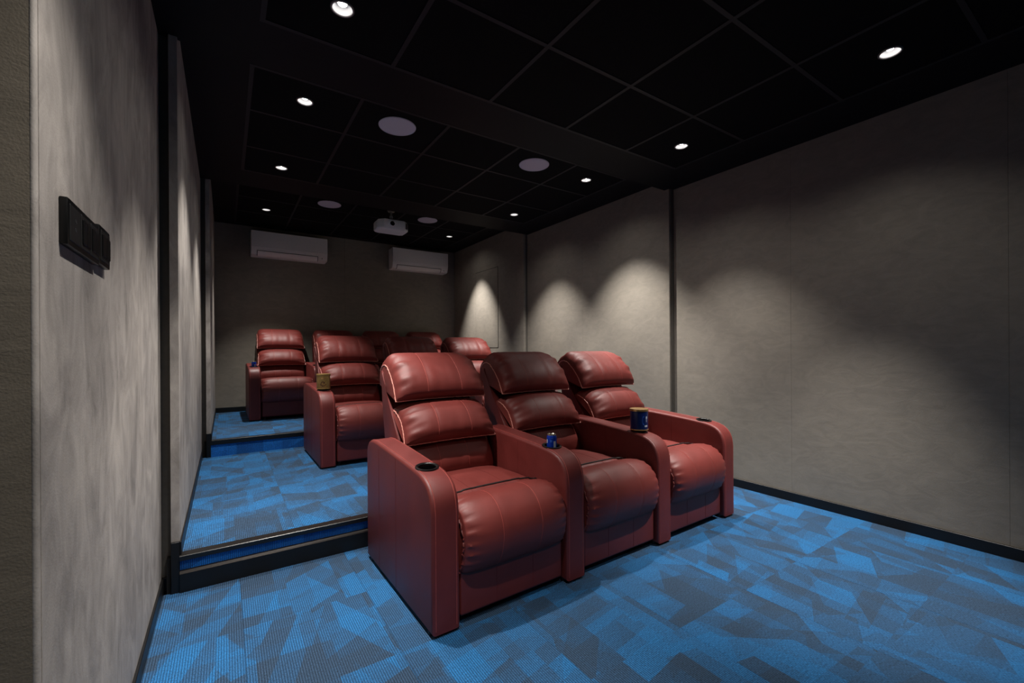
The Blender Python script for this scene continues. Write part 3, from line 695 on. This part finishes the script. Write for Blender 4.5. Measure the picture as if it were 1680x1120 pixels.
o = obj('lens', lathe_y([(0.0, 0.004), (0.024, 0.006), (0.028, 0.010)], (-0.03, -0.1145, 0.068)), 'lens', r, True)
obj('lens_ring', lathe_y([(0.029, -0.002), (0.029, 0.014), (0.034, 0.014), (0.036, -0.002)], (-0.03, -0.1145, 0.068)), 'projector', r, True)
for k in range(5): obj('vent_slat', box((0.125, -0.110, 0.030 + k * 0.015), (0.168, -0.070, 0.037 + k * 0.015)), 'ac_dark', r).rotation_euler = (0, 0, 0)
pl = obj('pole', add_lathe(bmesh.new(), [(0, 0.115), (0.017, 0.115), (0.017, 0.16), (0.014, 0.16), (0.014, C3 - PZ - 0.01), (0, C3 - PZ - 0.01)], 20, (0.0, 0.02, 0)), 'grey_metal', r, True)
obj('clamp', add_lathe(bmesh.new(), [(0.0145, 0.172), (0.021, 0.172), (0.021, 0.194), (0.0145, 0.194)], 20, (0.0, 0.02, 0)), 'projector', pl, True)
obj('ceiling_flange', add_lathe(bmesh.new(), [(0, C3 - PZ - 0.012), (0.04, C3 - PZ - 0.012), (0.045, C3 - PZ), (0, C3 - PZ)], 24, (0.0, 0.02, 0)), 'grey_metal', pl, True)

# ------------------------------------------------------------------ air conditioners on the back wall
def aircon(x0, x1, z0, z1, label):
    w = x1 - x0; h = z1 - z0; d = 0.215
    r = tag(empty('air_conditioner', (x0, YE, z0)), label, 'air conditioner', 'split air conditioners')
    prof = [(0, 0.0), (-0.15, 0.0), (-0.185, 0.014), (-0.207, 0.06), (-d, 0.105), (-d, h - 0.012), (-d + 0.012, h), (0, h)]
    obj('body', add_prism(bmesh.new(), prof, 0, w, 0.010, 3), 'ac', r, True)
    fp = obj('front_panel', add_prism(bmesh.new(), [(-d - 0.006, 0.108), (-d - 0.008, h - 0.006), (-d + 0.004, h - 0.002), (-d + 0.004, 0.104)], 0.004, w - 0.004, 0.003, 2), 'ac', r, True)
    fl_ = obj('air_flap', add_prism(bmesh.new(), [(-0.158, -0.003), (-0.190, 0.012), (-0.211, 0.056), (-0.207, 0.058), (-0.186, 0.016), (-0.156, 0.001)], w * 0.08, w * 0.86), 'ac', r, True)
    # slot outline round the flap
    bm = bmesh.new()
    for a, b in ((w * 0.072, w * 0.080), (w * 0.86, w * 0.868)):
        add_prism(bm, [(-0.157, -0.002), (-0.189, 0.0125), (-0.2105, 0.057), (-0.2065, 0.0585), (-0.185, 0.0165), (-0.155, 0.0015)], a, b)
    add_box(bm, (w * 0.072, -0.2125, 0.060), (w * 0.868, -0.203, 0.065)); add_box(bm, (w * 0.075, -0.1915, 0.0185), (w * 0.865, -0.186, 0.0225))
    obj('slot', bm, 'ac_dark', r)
    obj('sensor', lathe_y([(0.0, 0.006), (0.006, 0.006), (0.007, 0.0)], (w * 0.925, -0.196, 0.04), 16), 'ac_dark', r, True)
    return r
aircon(0.293, 1.262, 2.462, 2.795, 'long white air conditioner at the left of the back wall')
aircon(2.235, 3.20, 2.470, 2.805, 'white air conditioner at the right of the back wall')

# ------------------------------------------------------------------ hatch in the right wall of the top tier
ht = tag(obj('door_1', box((R3 - 0.0006, 5.545, 1.18), (R3 + 0.002, 6.245, 2.405)), 'gap'), 'flush grey hatch outlined in the right wall of the top tier', kind='structure')
obj('hatch_panel', box((R3 - 0.004, 5.553, 1.188), (R3 + 0.001, 6.238, 2.398), 0.001, 1), 'wall', ht)

# ------------------------------------------------------------------ wall switches and sockets on the left wall
def plate(y0, y1, z0, z1, label, gang):
    r = tag(empty('switch_plate', (L1, y0, z0)), label, 'wall switch', 'black wall switch plates')
    w, h = y1 - y0, z1 - z0
    obj('plate', box((0.0, 0, 0), (0.013, w, h), 0.003, 2), 'glass_black', r, True)
    n = len(gang); gw = (w - 0.012) / n
    for i, g in enumerate(gang):
        a = 0.006 + i * gw
        m = obj('module', box((0.010, a + 0.004, 0.010), (0.0145, a + gw - 0.004, h - 0.010), 0.001, 1), 'module', r)
        if g == 'socket':
            for zz in (0.4, 0.6): obj('pin_hole', box((0.0140, a + gw / 2 - 0.004, h * zz - 0.004), (0.0150, a + gw / 2 + 0.004, h * zz + 0.004), 0.001, 1), 'screw', m)
        else:
            obj('rocker', box((0.0140, a + 0.008, h * 0.22), (0.0168, a + gw / 2 - 0.001, h * 0.78), 0.001, 1), 'glass_black', m)
            obj('rocker', box((0.0140, a + gw / 2 + 0.001, h * 0.22), (0.0168, a + gw - 0.008, h * 0.78), 0.001, 1), 'glass_black', m)
plate(1.145, 1.388, 1.350, 1.440, 'wide black plate of socket and switches on the left wall', ['socket', 'rocker', 'rocker'])
plate(1.392, 1.500, 1.356, 1.449, 'smaller black switch plate right beside the wide one', ['rocker'])
